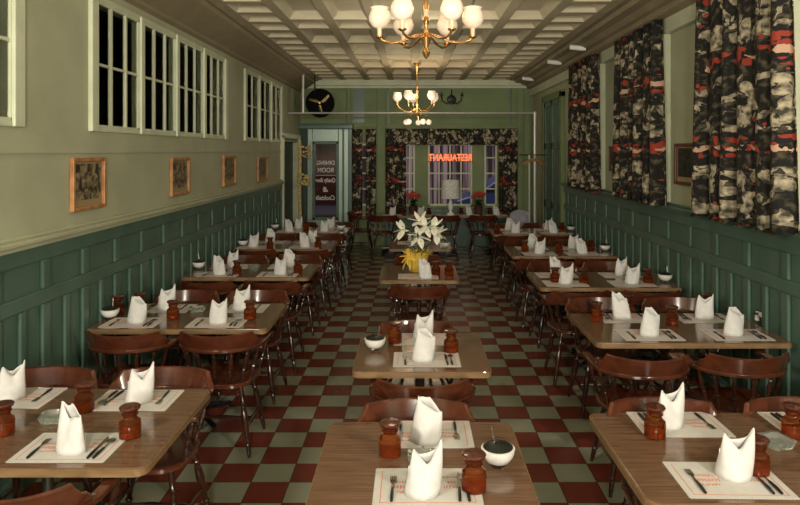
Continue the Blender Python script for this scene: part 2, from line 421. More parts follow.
m.box(-1.26,-.72,D-.03,D,2.46,2.56); m.box(-.55,2.16,D-.04,D,2.43,2.53)
m.build('pilasters', sage, wb, bevel=.008)
m = MB(); m.box(-1.22,-.98,D-.02,D,2.56,3.26); m.box(-.5,-.47,D-.02,D,2.53,3.26); m.box(2.02,2.05,D-.02,D,2.53,3.26); m.build('wall_panel', wgreen, wb)
m = MB(); m.box(-.55,2.16,D-.03,D,0,.80); m.build('dado_board', wgreen, wb, bevel=.006)
m = MB(); m.box(-.2,1.8,D-.12,D,.80,.84); m.build('window_sill', sage, wb, bevel=.006)
for a, e, nc in ((-1.16,-.80,1),(-.16,.06,2),(.33,1.24,4),(1.49,1.75,1)):
    wi += 1
    w = empty('window_%d' % wi, (a, D, WB0)); struct(w); W_ = e-a; Hh = WB1-WB0
    m = MB(); t = .035
    m.box(0,t,-.02,.05,0,Hh); m.box(W_-t,W_,-.02,.05,0,Hh); m.box(0,W_,-.02,.05,0,t); m.box(0,W_,-.02,.05,Hh-t,Hh)
    m.build('window_frame', pale_trim, w, bevel=.004)
    m = MB()
    for k in range(1, nc): m.box(W_*k/nc-.014, W_*k/nc+.014, 0, .03, t, Hh-t)
    for k in range(1, 4): m.box(t, W_-t, .002, .028, Hh*k/4+.03-.014, Hh*k/4+.03+.014)
    m.build('muntins', pale_trim, w)
    MB().box(t, W_-t, .012, .018, t, Hh-t).build('pane', mat('shop_window_glass', (.95,.97,1), .02, trans=1, ior=1.02), w)

# dining room door in the back wall
d3 = empty('door_3', (0, D, 0)); struct(d3)
MB().box(-2.29,-2.14,-.05,-.001,0,2.42).build('side_panel', deepgreen, d3)
m = MB(); m.box(-2.13,-2.03,-.16,-.001,0,2.42); m.box(-1.50,-1.24,-.16,-.001,0,2.42); m.box(-2.03,-1.50,-.16,-.001,2.16,2.42); m.box(-2.03,-1.50,-.16,-.001,0,.56)
m.build('door_frame', mat('light_metal_green', (.36,.46,.39), .3, metal=.2), d3, bevel=.012)
m = MB(); m.box(-2.30,-1.20,-.24,-.001,2.42,2.50); m.box(-2.30,-1.20,-.20,-.001,2.50,2.53); m.box(-1.30,-1.22,-.20,-.161,0,2.42); m.box(-1.42,-1.38,-.18,-.161,0,2.42); m.build('door_cornice', wgreen, d3, bevel=.01)
m = MB(); m.box(-2.03,-1.98,-.13,-.05,.56,2.16); m.box(-1.55,-1.50,-.13,-.05,.56,2.16); m.box(-2.03,-1.50,-.13,-.05,.56,.62); m.box(-2.03,-1.50,-.13,-.05,2.11,2.16); m.build('door_sash', wgreen, d3, bevel=.006)
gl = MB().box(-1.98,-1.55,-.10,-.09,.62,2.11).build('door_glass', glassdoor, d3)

def text_mesh(name, txt, size, cx, cz, y, m, parent, mirror=True, width=None, th=.004, shear=0):
    cu = bpy.data.curves.new('lettering', 'FONT'); cu.body = txt; cu.size = size; cu.align_x = 'CENTER'; cu.align_y = 'CENTER'; cu.extrude = th; cu.shear = shear
    cu.offset = size*.012
    to = bpy.data.objects.new('lettering', cu); C.objects.link(to)
    dg = bpy.context.evaluated_depsgraph_get(); me = bpy.data.meshes.new_from_object(to.evaluated_get(dg))
    bpy.data.objects.remove(to)
    xsz = [v.co.x for v in me.vertices]; w0 = max(xsz)-min(xsz); k = (width/w0) if width else 1
    for v in me.vertices:
        x, y_, z_ = v.co; v.co = ((-x if mirror else x)*k + cx, y + z_, y_ + cz)
    me.materials.clear(); me.materials.append(m)
    o = bpy.data.objects.new(name, me); C.objects.link(o); o.parent = parent
    return o
for t_, s_, z_, w_ in (('DINING',.12,1.725,.36),('ROOM',.13,1.575,.32)): text_mesh('lettering', t_, s_, -1.765, z_, -.106, whitepaint, gl, width=w_)
for t_, s_, z_, w_ in (('Quality Beer',.12,1.37,.41),('&',.15,1.18,.11),('Cocktails',.13,1.01,.39)): text_mesh('lettering', t_, s_, -1.765, z_, -.106, whitepaint, gl, width=w_, shear=.3)
MB().box(-1.97,-1.56,-.108,-.102,1.47,1.478).build('painted_rule', whitepaint, gl)

# window sign facing the street, read from behind
sg = empty('window_sign', (.785, D-.10, 1.83)); tag(sg, 'glowing orange lettered sign hung across the middle shop window, seen from behind', 'sign')
text_mesh('letters', 'RESTAURANT', .20, 0, 0, 0, neon, sg, width=.88, th=.01)
m = MB(); m.box(-.47,.47,.012,.022,-.085,-.072); m.box(-.47,.47,.012,.022,.075,.088); m.build('rail', redframe, sg)

# street outside
struct(MB().box(-14,16,13.6,30,-.35,-.15).build('ground_street', asphalt))
tag(MB().box(-12,14,26,27,-.2,9).build('street_building', brickm), 'dim mauve building facade across the street, seen through the shop windows', 'building')
m = MB(); 
prof = [(-2.1,.35),(-2.1,.75),(-1.5,.95),(-.9,1.38),(.7,1.38),(1.3,.98),(2.1,.88),(2.1,.35)]
A = [(x,0,z) for x,z in prof]; B = [(x,1.6,z) for x,z in prof]; m.sweep([A,B])
cr = empty('parked_car', (3.3,17.8,-.15)); tag(cr, 'blue car parked in the street outside the shop window', 'car')
m.build('body', carblue, cr, bevel=.06, seg=3)
for x in (-1.35,1.35):
    for y_ in (0,1.45): MB().lathe([(.32,0),(.34,.04),(.34,.14),(.30,.18)], (x,y_-.02,.34), (0,1,0), 16).build('wheel', iron, cr, smooth=True)
MB().sweep([[(-1.35,-.01,.98),(-.85,-.01,1.3),(.6,-.01,1.3),(1.1,-.01,1.0)],[(-1.35,.0,.98),(-.85,.0,1.3),(.6,.0,1.3),(1.1,.0,1.0)]]).build('side_window', night, cr)

# ------------------------------------------------------------------ curtains
def curtain(name, P0, P1, z0, z1, folds, amp, label, cat='curtain', group=None, flare=0, zb=None, voff=0, nm=(0,0)):
    """pleated cloth hanging between plan points P0 and P1; zb = height of the hem at P1"""
    P0 = Vector(P0); P1 = Vector(P1); d = P1-P0; Ln = d.length; u = d/Ln; nrm = Vector((-u.y, u.x))
    nx = folds*8; nz = 14; bm = bmesh.new(); uvl = bm.loops.layers.uv.new('cloth')
    rnd = random.Random(hash(label) % 1000 if False else len(label)); ph = [rnd.uniform(.6,1.3) for _ in range(folds+2)]
    V = []; UV = {}
    for j in range(nz+1):
        row = []; t = j/nz
        for i in range(nx+1):
            s = i/nx; f = s*folds; k = int(f); a = amp*ph[k]*(.6+.4*t)
            cc = math.cos(2*PI*f + .5*math.sin(2*PI*f*.37+t)); off = a*(abs(cc)**.6*(1 if cc > 0 else -1))
            q = P0 + u*(s*Ln + flare*t*(s-.5)) + nrm*off
            hem = z0 + ((zb-z0)*s if zb is not None else 0) + .008*math.cos(2*PI*f+1)
            z = z1 + (hem - z1)*t
            v = bm.verts.new((q.x, q.y, z)); row.append(v); UV[v] = (s*Ln*1.35 + voff, z)
        V.append(row)
    for j in range(nz):
        for i in range(nx):
            f = bm.faces.new((V[j][i], V[j][i+1], V[j+1][i+1], V[j+1][i]))
            for l in f.loops: l[uvl].uv = UV[l.vert]
    me = bpy.data.meshes.new(name); bm.to_mesh(me); bm.free(); me.materials.append(curtm)
    for p in me.polygons: p.use_smooth = True
    o = bpy.data.objects.new(name, me); C.objects.link(o)
    s_ = o.modifiers.new('thickness', 'SOLIDIFY'); s_.thickness = .006
    return tag(o, label, cat, group)
CXR = ROOM_R-.125
curtain('curtain', (CXR,5.42),(CXR,4.10), 1.435, 3.24, 6, .05, 'large dark floral curtain nearest the camera on the right wall', flare=.1, voff=.3)
curtain('curtain', (CXR,7.62),(CXR,6.22), 1.44, 3.24, 6, .05, 'dark floral curtain in the middle of the right wall, between two others', flare=.08, voff=2.1)
curtain('curtain', (CXR,9.85),(CXR,8.34), 1.43, 3.24, 6, .05, 'floral curtain furthest down the right wall', flare=.06, voff=4.7)
curtain('curtain', (-.53,D-.16),(-.12,D-.16), .72, 2.4, 4, .03, 'floral curtain left of the shop window bay beside the pilaster', voff=1.2)
curtain('curtain', (1.77,D-.16),(2.15,D-.16), .72, 2.4, 4, .03, 'floral curtain at the right end of the shop window bay', voff=3.2)
curtain('valance', (-.52,D-.22),(2.14,D-.22), 2.10, 2.42, 22, .02, 'long floral valance across the top of the shop window bay', 'valance', voff=5)
curtain('curtain', (-1.22,D-.10),(-1.02,D-.10), .60, 2.42, 2, .025, 'narrow floral curtain next to the dining room door', voff=7)
curtain('curtain', (-.94,D-.10),(-.74,D-.10), .60, 2.42, 2, .025, 'narrow floral curtain left of the pale pilaster, by the small window', voff=8)
for k, (y0, y1) in enumerate(curt):
    wi += 1
    w = empty('window_%d' % wi, (ROOM_R, y0, 1.52)); struct(w)
    MB().box(-.02,-.002,.2,y1-y0-.2,0,1.55).build('pane', night, w)
    m = MB(); m.box(-.035,-.021,.2,.24,0,1.55); m.box(-.035,-.021,y1-y0-.24,y1-y0-.2,0,1.55); m.box(-.035,-.021,.24,y1-y0-.24,.75,.79); m.build('window_frame', pale_trim, w)

# ------------------------------------------------------------------ pictures
def picture(name, x, side, y0, y1, z0, z1, fm, am, label, depth=.035, mount=True):
    o = empty(name, (x, (y0+y1)/2, z0)); w = (y1-y0)/2; h = z1-z0; t = .028
    def X(a, b): return (min(side*a,side*b), max(side*a,side*b))
    m = MB()
    for a,b_,c,d in ((-w,-w+t,0,h),(w-t,w,0,h),(-w+t,w-t,0,t),(-w+t,w-t,h-t,h)): m.box(*X(.004,depth), a,b_,c,d)
    m.build('frame', fm, o, bevel=.005)
    MB().box(*X(.004,.012), -w+t,w-t,t,h-t).build('mount', mat('aged_paper', (.32,.24,.12), .7), o)
    MB().box(*X(.013,.015), -w+t+.02,w-t-.02,t+.045,h-t-.015).build('print', am, o)
    return tag(o, label, 'picture', 'framed prints' if False else None)
XL = ROOM_L
pics = [(67,102,158,213,1),(168,187,158,197,2),(221,234,156,187,3),(256,266,157,182,4)]
labs = ['framed sepia engraving nearest the camera on left wall, largest looking', 'framed sepia engraving second along the left wall, under first window group',
        'framed engraving third along the left wall', 'small looking framed engraving furthest back on the left wall']
for (xa, xb, yt, yb, s_), lb in zip(pics, labs):
    d0 = F*-XL/(VX-xa); d1_ = F*-XL/(VX-xb); dm = d0
    picture('framed_picture', XL, 1, d0+.02, d1_, 1.97-(yb-VY)/F*d0, 1.97-(yt-VY)/F*d0, framew, art_mat(s_, (.03,.025,.016), (.30,.24,.13)), lb)
picture('framed_picture', ROOM_R, -1, 5.5, 6.12, 1.66, 2.04, redframe, art_mat(9, (.01,.012,.008), (.05,.05,.035)), 'dark framed picture on right wall between the near and middle curtains')
picture('framed_picture', ROOM_R, -1, 7.75, 8.15, 1.72, 2.03, redframe, art_mat(8, (.01,.012,.008), (.05,.05,.035)), 'small dark framed picture on right wall between middle and far curtains')

# ------------------------------------------------------------------ chair prototype (faces +Y)
LEG = [(.010,0),(.013,.04),(.016,.08),(.013,.09),(.020,.10),(.013,.11),(.018,.17),(.023,.24),(.020,.29),(.013,.33),(.021,.345),(.013,.36),(.017,.40),(.015,.46)]
def turned(p0, p1, prof, name, m, parent, n=8):
    p0 = Vector(p0); p1 = Vector(p1); Ln = (p1-p0).length; tot = prof[-1][1]
    return MB().lathe([(r, t*Ln/tot) for r, t in prof], p0, p1-p0, n).build(name, m, parent, smooth=True)
def bow(th): return Vector((.262*math.sin(th), -.02-.215*math.cos(th)))
def make_chair():
    r = empty('captains_chair')
    out = []                                        # seat outline
    for k in range(32):
        a = 2*PI*k/32; c_, s_ = math.cos(a), math.sin(a); e = .62
        out.append((.225*math.copysign(abs(c_)**e, c_)*(1.03 if s_ > 0 else .97), .01+.215*math.copysign(abs(s_)**e, s_)))
    rings = [[(x*k_, y*k_+.0, z) for x, y in out] for k_, z in ((.90,.425),(1,.437),(1,.455),(.96,.462),(.75,.452),(.35,.446))]
    MB().sweep(rings).build('seat', chairw, r, smooth=True)
    # arm bow
    pts = [Vector((-.268,.20)), Vector((-.264,.12)), Vector((-.262,.04))] + [bow(math.radians(t)) for t in range(-84,85,12)] + [Vector((.262,.04)), Vector((.264,.12)), Vector((.268,.20))]
    rg = []
    for i, p in enumerate(pts):
        d = (pts[min(i+1,len(pts)-1)]-pts[max(i-1,0)]).normalized(); n_ = Vector((-d.y,d.x)); w = .028 if i in (0,len(pts)-1) else .023
        z = .690
        rg.append([(p.x+n_.x*w, p.y+n_.y*w, z-.013),(p.x+n_.x*w, p.y+n_.y*w, z+.011),(p.x-n_.x*w, p.y-n_.y*w, z+.011),(p.x-n_.x*w, p.y-n_.y*w, z-.013)])
    MB().sweep(rg).build('arm_bow', chairw, r, smooth=True, bevel=.005)
    # crest rail with stepped shoulders
    rg = []
    for t in range(-72,73,4):
        th = math.radians(t); a = abs(t); p = bow(th); d = Vector((math.cos(th), 0)); o_ = Vector((math.sin(th), -math.cos(th)*.8)).normalized()
        top = .792+.010*(a/52)**2 if a <= 52 else (.775 if a <= 56 else .762-.0012*(a-56))
        if a > 66: top -= .012
        lean = .028
        rg.append([(p.x-o_.x*.014, p.y-o_.y*.014, .696),(p.x-o_.x*(.011-lean), p.y-o_.y*(.011-lean), top-.004),(p.x+o_.x*(lean), p.y+o_.y*(lean), top),(p.x+o_.x*(.009+lean), p.y+o_.y*(.009+lean), top-.006),(p.x+o_.x*.014, p.y+o_.y*.014, .696)])
    MB().sweep(rg).build('crest_rail', chairw, r, smooth=True)
    SP = [(.007,0),(.009,.03),(.012,.06),(.008,.07),(.014,.08),(.008,.09),(.011,.11),(.015,.14),(.009,.165),(.013,.175),(.008,.185),(.007,.2)]
    for t in (-75,-50,-25,0,25,50,75):
        th = math.radians(t); p = bow(th); q = Vector((p.x*.76, -.02+(p.y+.02)*.80))
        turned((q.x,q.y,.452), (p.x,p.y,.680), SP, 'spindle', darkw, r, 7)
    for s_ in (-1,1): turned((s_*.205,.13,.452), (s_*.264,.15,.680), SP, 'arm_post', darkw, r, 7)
    tips = {}
    for sx in (-1,1):
        for sy in (-1,1):
            top = Vector((sx*.15, sy*.14, .432)); bot = Vector((sx*.225, sy*.215, 0)); tips[sx,sy] = (top, bot)
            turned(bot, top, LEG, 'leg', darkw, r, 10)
    ST = [(.008,0),(.010,.05),(.016,.10),(.010,.15),(.008,.2)]
    mids = []
    for sx in (-1,1):
        a = tips[sx,-1][1].lerp(tips[sx,-1][0], .40); b_ = tips[sx,1][1].lerp(tips[sx,1][0], .40)
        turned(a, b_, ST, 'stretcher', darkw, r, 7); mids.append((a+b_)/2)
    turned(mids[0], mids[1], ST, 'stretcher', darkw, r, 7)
    return r
CH = make_chair()

# ------------------------------------------------------------------ tables
def table(X0, X1, Y0, Y1, label, legs, name='dining_table'):
    cx, cy = (X0+X1)/2, (Y0+Y1)/2; hx, hy = (X1-X0)/2, (Y1-Y0)/2
    r = empty(name, (cx, cy, 0)); tag(r, label, 'table')
    top = MB().prism(rounded(-hx,hx,-hy,hy,.045), .718, TT).build('tabletop', wood, r, bevel=.004)
    a = rounded(-hx-.004,hx+.004,-hy-.004,hy+.004,.049); i_ = rounded(-hx+.003,hx-.003,-hy+.003,hy-.003,.042)
    m = MB(); n = len(a); R = [[m.bm.verts.new((x,y,z)) for x,y in P] for P, z in ((a,.716),(a,.746),(i_,.746),(i_,.716))]
    for q in range(4):
        for k in range(n): m.bm.faces.new((R[q][k],R[q][(k+1)%n],R[(q+1)%4][(k+1)%n],R[(q+1)%4][k]))
    m.build('edge_band', edge_wood, top, smooth=True)
    for lx in legs:
        MB().lathe([(.10,.70),(.10,.717)], (lx,0,0), n=16).build('mounting_plate', iron, r)
        MB().lathe([(.022,.06),(.022,.70)], (lx,0,0), n=14).build('column', colm, r, smooth=True)
        m = MB()
        for k in range(4):
            an = PI/4+k*PI/2; L_ = .30
            m.tube([(lx,0,.065),(lx+math.cos(an)*.15, math.sin(an)*.15,.05),(lx+math.cos(an)*L_, math.sin(an)*L_,.018)], [.026,.022,.017], 8)
        m.build('base', iron, r, smooth=True)
    return r
TB = {}
LX0, LX1 = -2.24, -1.0
TB['L1'] = (LX0,-1.03,2.50,3.34); TB['L2'] = (LX0,LX1,4.45,5.21); TB['L3'] = (LX0,LX1,6.27,7.03); TB['L4'] = (LX0,LX1,8.09,8.85); TB['L5'] = (-2.05,-.98,9.67,10.43)
TB['R1'] = (.82,2.07,2.25,3.03); TB['R2'] = (1.18,2.43,4.13,4.89); TB['R3'] = (1.15,2.42,5.80,6.56); TB['R4'] = (1.17,2.40,7.55,8.31); TB['R5'] = (1.19,2.38,9.50,10.26)
TB['C1'] = (-.365,.44,2.15,2.93); TB['C2'] = (-.33,.44,3.59,4.36); TB['C3'] = (-.31,.45,6.13,6.93); TB['C4'] = (-.29,.50,8.10,8.86)
TB['W'] = (-.75,2.02,12.2,12.85)
PH = {'L1':'nearest left-wall table','L2':'second left-wall table','L3':'third left-wall table','L4':'fourth left-wall table','L5':'furthest left-wall table',
      'R1':'nearest right-side table','R2':'second right-side table','R3':'third right-side table','R4':'fourth right-side table','R5':'furthest right-side table',
      'C1':'nearest centre table','C2':'second centre table','C3':'third centre table with the lilies','C4':'small centre table behind the lilies','W':'long table by the shop window'}
LBL = {'L1':'brown wood-grain table by left wall, nearest the camera, with clear ashtray','L2':'brown wood-grain table by left wall, second from the camera',
 'L3':'brown wood-grain table by left wall, third from the camera','L4':'brown wood-grain table by left wall, fourth from the camera','L5':'brown table by left wall, furthest back near the doorway',
 'R1':'dark brown wood-grain table at lower right, nearest on the right side','R2':'brown table on the right side, second from the camera','R3':'brown table on the right side, third from the camera',
 'R4':'brown table on the right side, fourth from the camera','R5':'brown table on the right side, furthest back','C1':'small square wood-grain table in the centre, nearest the camera',
 'C2':'small square wood-grain table in the centre aisle, second from camera','C3':'small centre table carrying the potted lilies','C4':'small centre table just behind the potted lilies',
 'W':'long dark table running below the shop window at the back'}
for k, v in TB.items():
    legs = (0,) if k[0] in 'LR' else ((-1.0,0,1.0) if k == 'W' else (0,))
    table(*v, LBL[k], legs)

# chairs: (x, y, facing) facing 0 = looks away from the camera (near side of the table)
def chair(x, y, rz, label, grp): place(CH, 'chair', (x, y, 0), rz + random.uniform(-.03,.03), label, 'chair', grp)
seatname = {0:'near', 1:'far'}
def chairs(key, near, far):
    for side, lst, rz in ((0,near,0),(1,far,PI)):
        for i, (x, y) in enumerate(lst):
            pos = '' if len(lst) == 1 else (('left ','right ')[i])
            chair(x, y, rz, 'reddish-brown captain\'s chair, %s%s side of %s' % (pos, seatname[side], PH[key]), 'captain\'s chairs at the tables')
chairs('L1', [], [(-1.93,3.30),(-1.32,3.30)])
chair(-1.43, 2.45, 0, "reddish-brown captain's chair at lower left edge, only its crest rail showing", "captain's chairs at the tables")
chairs('L2', [(-1.87,4.39),(-1.27,4.39)], [(-1.87,5.27),(-1.29,5.27)])
chairs('L3', [(-1.87,6.05),(-1.27,6.05)], [(-1.87,7.12),(-1.27,7.14)])
chairs('L4', [(-1.87,7.92),(-1.24,7.92)], [(-1.87,8.95),(-1.24,8.97)])
chairs('L5', [(-1.80,9.5),(-1.22,9.5)], [(-1.80,10.5),(-1.22,10.52)])
chairs('R1', [], [(1.16,2.86),(1.79,2.86)])
chairs('R2', [(1.36,3.91),(1.95,3.94)], [(1.48,5.0),(2.08,5.0)])
chairs('R3', [(1.42,5.64),(2.02,5.64)], [(1.48,6.70),(2.05,6.70)])
chairs('R4', [(1.42,7.28),(2.03,7.28)], [(1.48,8.42),(2.05,8.42)])
chairs('R5', [(1.46,9.25),(2.05,9.25)], [(1.48,10.4),(2.05,10.4)])
chairs('C1', [], [(.02,2.84)])
chairs('C2', [(.055,3.51)], [(.03,4.27)])
chairs('C3', [(.06,5.88)], [(.06,7.15)])
chairs('C4', [], [(.10,9.0)])
for i, (x, lb) in enumerate(((-.52,'leftmost'),(.62,'middle'),(1.30,'right-hand'))):
    chair(x, 12.05, 0, "dark captain's chair, %s one on the near side of the window table" % lb, "captain's chairs at the tables")
chair(-.98, 12.5, -PI/2, "dark captain's chair standing at the left end of the window table", "captain's chairs at the tables")

# ------------------------------------------------------------------ table ware prototypes
def make_napkin(seed):
    rd = random.Random(seed); n = 36; bm = bmesh.new(); rows = 7; V = []
    tilt = [(.02,.0),(-.015,.01),(.01,-.01)][seed % 3]
    p1, p2 = [(.200,.165),(.150,.200),(.185,.180),(.135,.195)][seed % 4]
    for j in range(rows+1):
        t = j/rows; row = []
        for k in range(n+1):                      # open sheet wrapped round with a small overlap
            a = 2*PI*k/n*1.03
            c_, s_ = math.cos(a), math.sin(a)
            pk = max(0, abs(c_))**1.1
            vb = (.115,.135,.12,.15)[seed % 4]; hh = vb + ((p1 if c_ > 0 else p2)-vb)*pk + .004*math.sin(5*a+seed)
            if s_ > 0: hh += (.03,.06,.025,.05)[seed % 4]*(1-abs(c_))**1.5
            sw = (1-.10*t) + .05*math.sin(PI*t)
            rx, ry = .064*sw*(1-.10*t), .046*(1-.30*t-.55*t*t)
            cr = 1+.05*math.sin(3*a+seed*1.7+t*3)
            row.append(bm.verts.new((rx*c_*cr+tilt[0]*t, ry*s_*cr*(1+.10*k/n)+tilt[1]*t, hh*.95*t)))
        V.append(row)
    for j in range(rows):
        for k in range(n): bm.faces.new((V[j][k],V[j][k+1],V[j+1][k+1],V[j+1][k]))
    me = bpy.data.meshes.new('folded_napkin'); bm.to_mesh(me); bm.free(); me.materials.append(napm)
    for p in me.polygons: p.use_smooth = True
    o = bpy.data.objects.new('folded_napkin', me); C.objects.link(o)
    s_ = o.modifiers.new('thickness','SOLIDIFY'); s_.thickness = .0035
    # inner folded layer
    m = MB(); 
    m.prism([(-.048,-.004),(.048,-.002),(.050,.002),(-.046,.003)], .002, .10); m.build('inner_fold', napm, o)
    return o
NAPS = [make_napkin(i) for i in range(4)]
def make_mat():
    n = 26; P = []
    W_, D_ = .19, .132
    def edge(x0,y0,x1,y1,k):
        for i in range(k):
            for q, o_ in ((0,.0),(.5,.004)):
                t = (i+q)/k; x = x0+(x1-x0)*t; y = y0+(y1-y0)*t; l = math.hypot(x1-x0,y1-y0); nx, ny = (y1-y0)/l, -(x1-x0)/l
                P.append((x+nx*o_, y+ny*o_))
    edge(-W_,-D_,W_,-D_,30); edge(W_,-D_,W_,D_,20); edge(W_,D_,-W_,D_,30); edge(-W_,D_,-W_,-D_,20)
    o = MB().prism(P, .0, .0016).build('placemat', matm)
    m = MB(); z0, z1 = .0016, .0020
    a, b_ = .168, .112
    m.box(-a,-a+.003,-b_,b_,z0,z1); m.box(a-.003,a,-b_,b_,z0,z1); m.box(-a,a,-b_,-b_+.003,z0,z1)
    rd = random.Random(3)
    for row, (y, x0, x1, h) in enumerate(((.028,-.125,-.045,.020),(-.005,-.13,-.03,.024),(-.04,-.11,-.04,.012),(.028,.075,.125,.018),(-.004,.06,.13,.020),(.065,.06,.12,.010))):
        x = x0
        while x < x1:
            w = rd.uniform(.006,.011); hh = h*rd.uniform(.6,1)
            m.box(x,x+w*.5,y-hh/2,y+hh/2,z0,z1)
            yy = y+rd.choice((-.5,0,.42))*hh; m.box(x,x+w,yy-.0024,yy+.0024,z0,z1)
            x += w+.003
    m.build('red_print', printm, o)
    return o
PM = make_mat()
def make_jar():
    r = empty('spice_jar')
    MB().lathe([(.038,0),(.044,.004),(.045,.055),(.043,.070),(.030,.082),(.027,.090),(.034,.098),(.034,.104)], n=20).build('glass_body', amber, r, smooth=True)
    MB().lathe([(.037,.004),(.039,.008),(.039,.030),(.030,.033)], n=16).build('contents', spice, r, smooth=True)
    MB().lathe([(.026,.104),(.026,.108),(.041,.120),(.044,.128),(.040,.133),(.012,.135)], n=20).build('stopper', amberlid, r, smooth=True)
    return r
JAR = make_jar()
def make_bowl():
    r = empty('sugar_bowl')
    m = MB(); m.lathe([(.028,0),(.030,.004),(.022,.010),(.030,.014),(.004,.015)], n=24); m.build('glass_foot', clear, r, smooth=True)
    MB().lathe([(.020,.013),(.045,.022),(.0605,.045),(.065,.064),(.066,.070),(.060,.071),(.020,.072)], n=20).build('white_bowl', milk, r, smooth=True)
    MB().lathe([(.057,.072),(.058,.075),(.042,.084),(.012,.089),(.012,.097),(.004,.100)], n=20).build('lid', blackp, r, smooth=True)
    MB().tube([(.02,0,.06),(.028,.012,.145)], [.0025,.003]).build('spoon_handle', steel, r)
    return r
BOWL = make_bowl()
def make_ashtray():
    o = MB(); out = rounded(-.06,.06,-.06,.06,.02,4); inn = rounded(-.045,.045,-.045,.045,.018,4); bot = rounded(-.035,.035,-.035,.035,.015,4)
    o.sweep([[(x,y,z) for x,y in P] for P, z in ((rounded(-.05,.05,-.05,.05,.02,4),0),(out,.028),(inn,.03),(bot,.010))])
    r = o.build('glass_ashtray', mat('pressed_glass', (.85,.92,.85), .05, trans=.9, ior=1.45), smooth=True)
    m = MB()
    for a in (0,PI/2,PI,3*PI/2): m.ball((.053*math.cos(a),.053*math.sin(a),.031), .006, 8)
    m.build('rim_notch', clear, r, smooth=True)
    return r
ASH = make_ashtray()
def cutlery(kind):
    r = empty(kind)
    MB().tube([(0,-.085,.004),(0,-.05,.006),(0,0,.005)], [.0055,.0065,.0045], 8).build('handle', blackp, r, smooth=True)
    m = MB()
    if kind == 'fork':
        m.box(-.003,.003,-.003,.035,.003,.006); m.prism([(-.004,.03),(.004,.03),(.011,.045),(.011,.052),(-.011,.052),(-.011,.045)], .003,.006)
        for k in range(4): m.box(-.011+k*.0063,-.011+k*.0063+.0032,.052,.085,.003,.0055)
        m.build('tines', steel, r)
    elif kind == 'knife':
        m.prism([(-.007,0),(.006,0),(.009,.07),(.004,.098),(-.004,.105)], .003,.0055); m.build('blade', steel, r)
    else:
        m.box(-.003,.003,-.003,.04,.003,.006); m.ball((0,.062,.007), .018, 12, (1,1.45,.3)); m.build('spoon_head', steel, r, smooth=True)
    return r
CUT = {k: cutlery(k) for k in ('fork','knife','spoon')}
SC = 1.0
def setting(key, x, y, near, where, nap, cut=True, nx=0, ny=0, napk=None, mat_=True, rz=0):
    """a place laid at table point x,y. near: diner sits on the camera side"""
    z = TT+.001; rot = (0 if near else PI)+rz
    if mat_: place(PM, 'mat', (x,y,z), rot, 'white paper placemat with red print, %s of %s' % (where, PH[key]), 'placemat', 'paper placemats')
    if nap is not None:
        i = nap % 4; place(NAPS[i], 'nap%d' % i, (x+nx,y+ny,z+.002), random.uniform(-.25,.25) if napk is None else napk, 'standing folded white napkin, %s of %s' % (where, PH[key]), 'napkin', 'folded white napkins')
    if cut:
        c, s_ = math.cos(rot), math.sin(rot)
        for kd, dx in (('fork',-.125),('knife',.115),('spoon',.142)):
            lx, ly = dx, -.02; a = rot + random.uniform(-.06,.06)
            place(CUT[kd], kd, (x+c*lx-s_*ly, y+s_*lx+c*ly, z+.002), a, 'black-handled %s on placemat, %s of %s' % (kd, where, PH[key]), kd, 'black-handled %ss' % kd if kd != 'knife' else 'black-handled knives')
def jar(key, px, py, where, t=TT):
    x, y = pix(px, py, t); place(JAR, 'jar', (x,y,TT+.001), random.uniform(0,6), 'amber glass spice jar, %s of %s' % (where, PH[key]), 'jar', 'amber spice jars')
def bowl(key, px, py, where, s=1):
    x, y = pix(px, py); place(BOWL, 'bowl', (x,y,TT+.001), random.uniform(0,2), 'glass sugar bowl with dark lid, %s of %s' % (where, PH[key]), 'sugar bowl', 'glass sugar bowls')
def ash(key, px, py, where, rz=.3):
    x, y = pix(px, py); place(ASH, 'ash', (x,y,TT+.001), rz, 'clear glass ashtray, %s of %s' % (where, PH[key]), 'ashtray', 'clear glass ashtrays')

# nearest left table
setting('L1', -1.40, 2.675, True, 'near side', 1, nx=.02, ny=-.035, napk=-.35)
setting('L1', -1.35, 3.18, False, 'right far side', 0, ny=-.02, nx=.02, napk=.15)
setting('L1', -1.96, 3.21, False, 'left far side', 2, ny=-.02, nx=-.01, napk=.9)
jar('L1', 130,437,'right of the near placemat'); jar('L1', 84,411,'between the two far placemats'); jar('L1', 3,434,'at left edge of picture'); ash('L1', 55,420,'in the middle',.2)
# second left
setting('L2', -1.98, 4.62, True, 'left near side', 3, nx=.02,ny=.0); setting('L2', -1.38, 4.62, True, 'right near side', 2, nx=.01,ny=-.02)
setting('L2', -1.90, 5.03, False, 'left far side', 0, ny=-.02); setting('L2', -1.32, 5.03, False, 'right far side', 0, ny=-.03)
jar('L2', 173,319,'between the near placemats'); jar('L2', 250,319,'at right near corner'); jar('L2', 140,310,'behind the left near napkin'); jar('L2', 118,313,'beside the sugar bowl'); bowl('L2',110,319,'at the wall end'); ash('L2',198,311,'in the middle')
# third left
setting('L3', -1.90, 6.42, True, 'left near side', 1,nx=.0); setting('L3', -1.32, 6.42, True, 'right near side', 2,nx=.02)
setting('L3', -1.90, 6.86, False, 'left far side', 0, cut=False); setting('L3', -1.31, 6.86, False, 'right far side', 3, cut=False)
jar('L3', 237,274,'between the near placemats'); jar('L3', 298,273,'at right near corner'); bowl('L3',199,269,'at the wall end'); ash('L3',254,268,'in the middle')
# fourth left
setting('L4', -2.02, 8.25, True, 'left near side', 0, cut=False); setting('L4', -1.36, 8.25, True, 'right near side', 1, cut=False)
setting('L4', -1.90, 8.68, False, 'left far side', 3, cut=False); setting('L4', -1.33, 8.68, False, 'right far side', 2, cut=False)
jar('L4', 270,248,'between the near napkins'); jar('L4', 318,247.5,'at right near corner'); bowl('L4',243,246,'at the wall end')
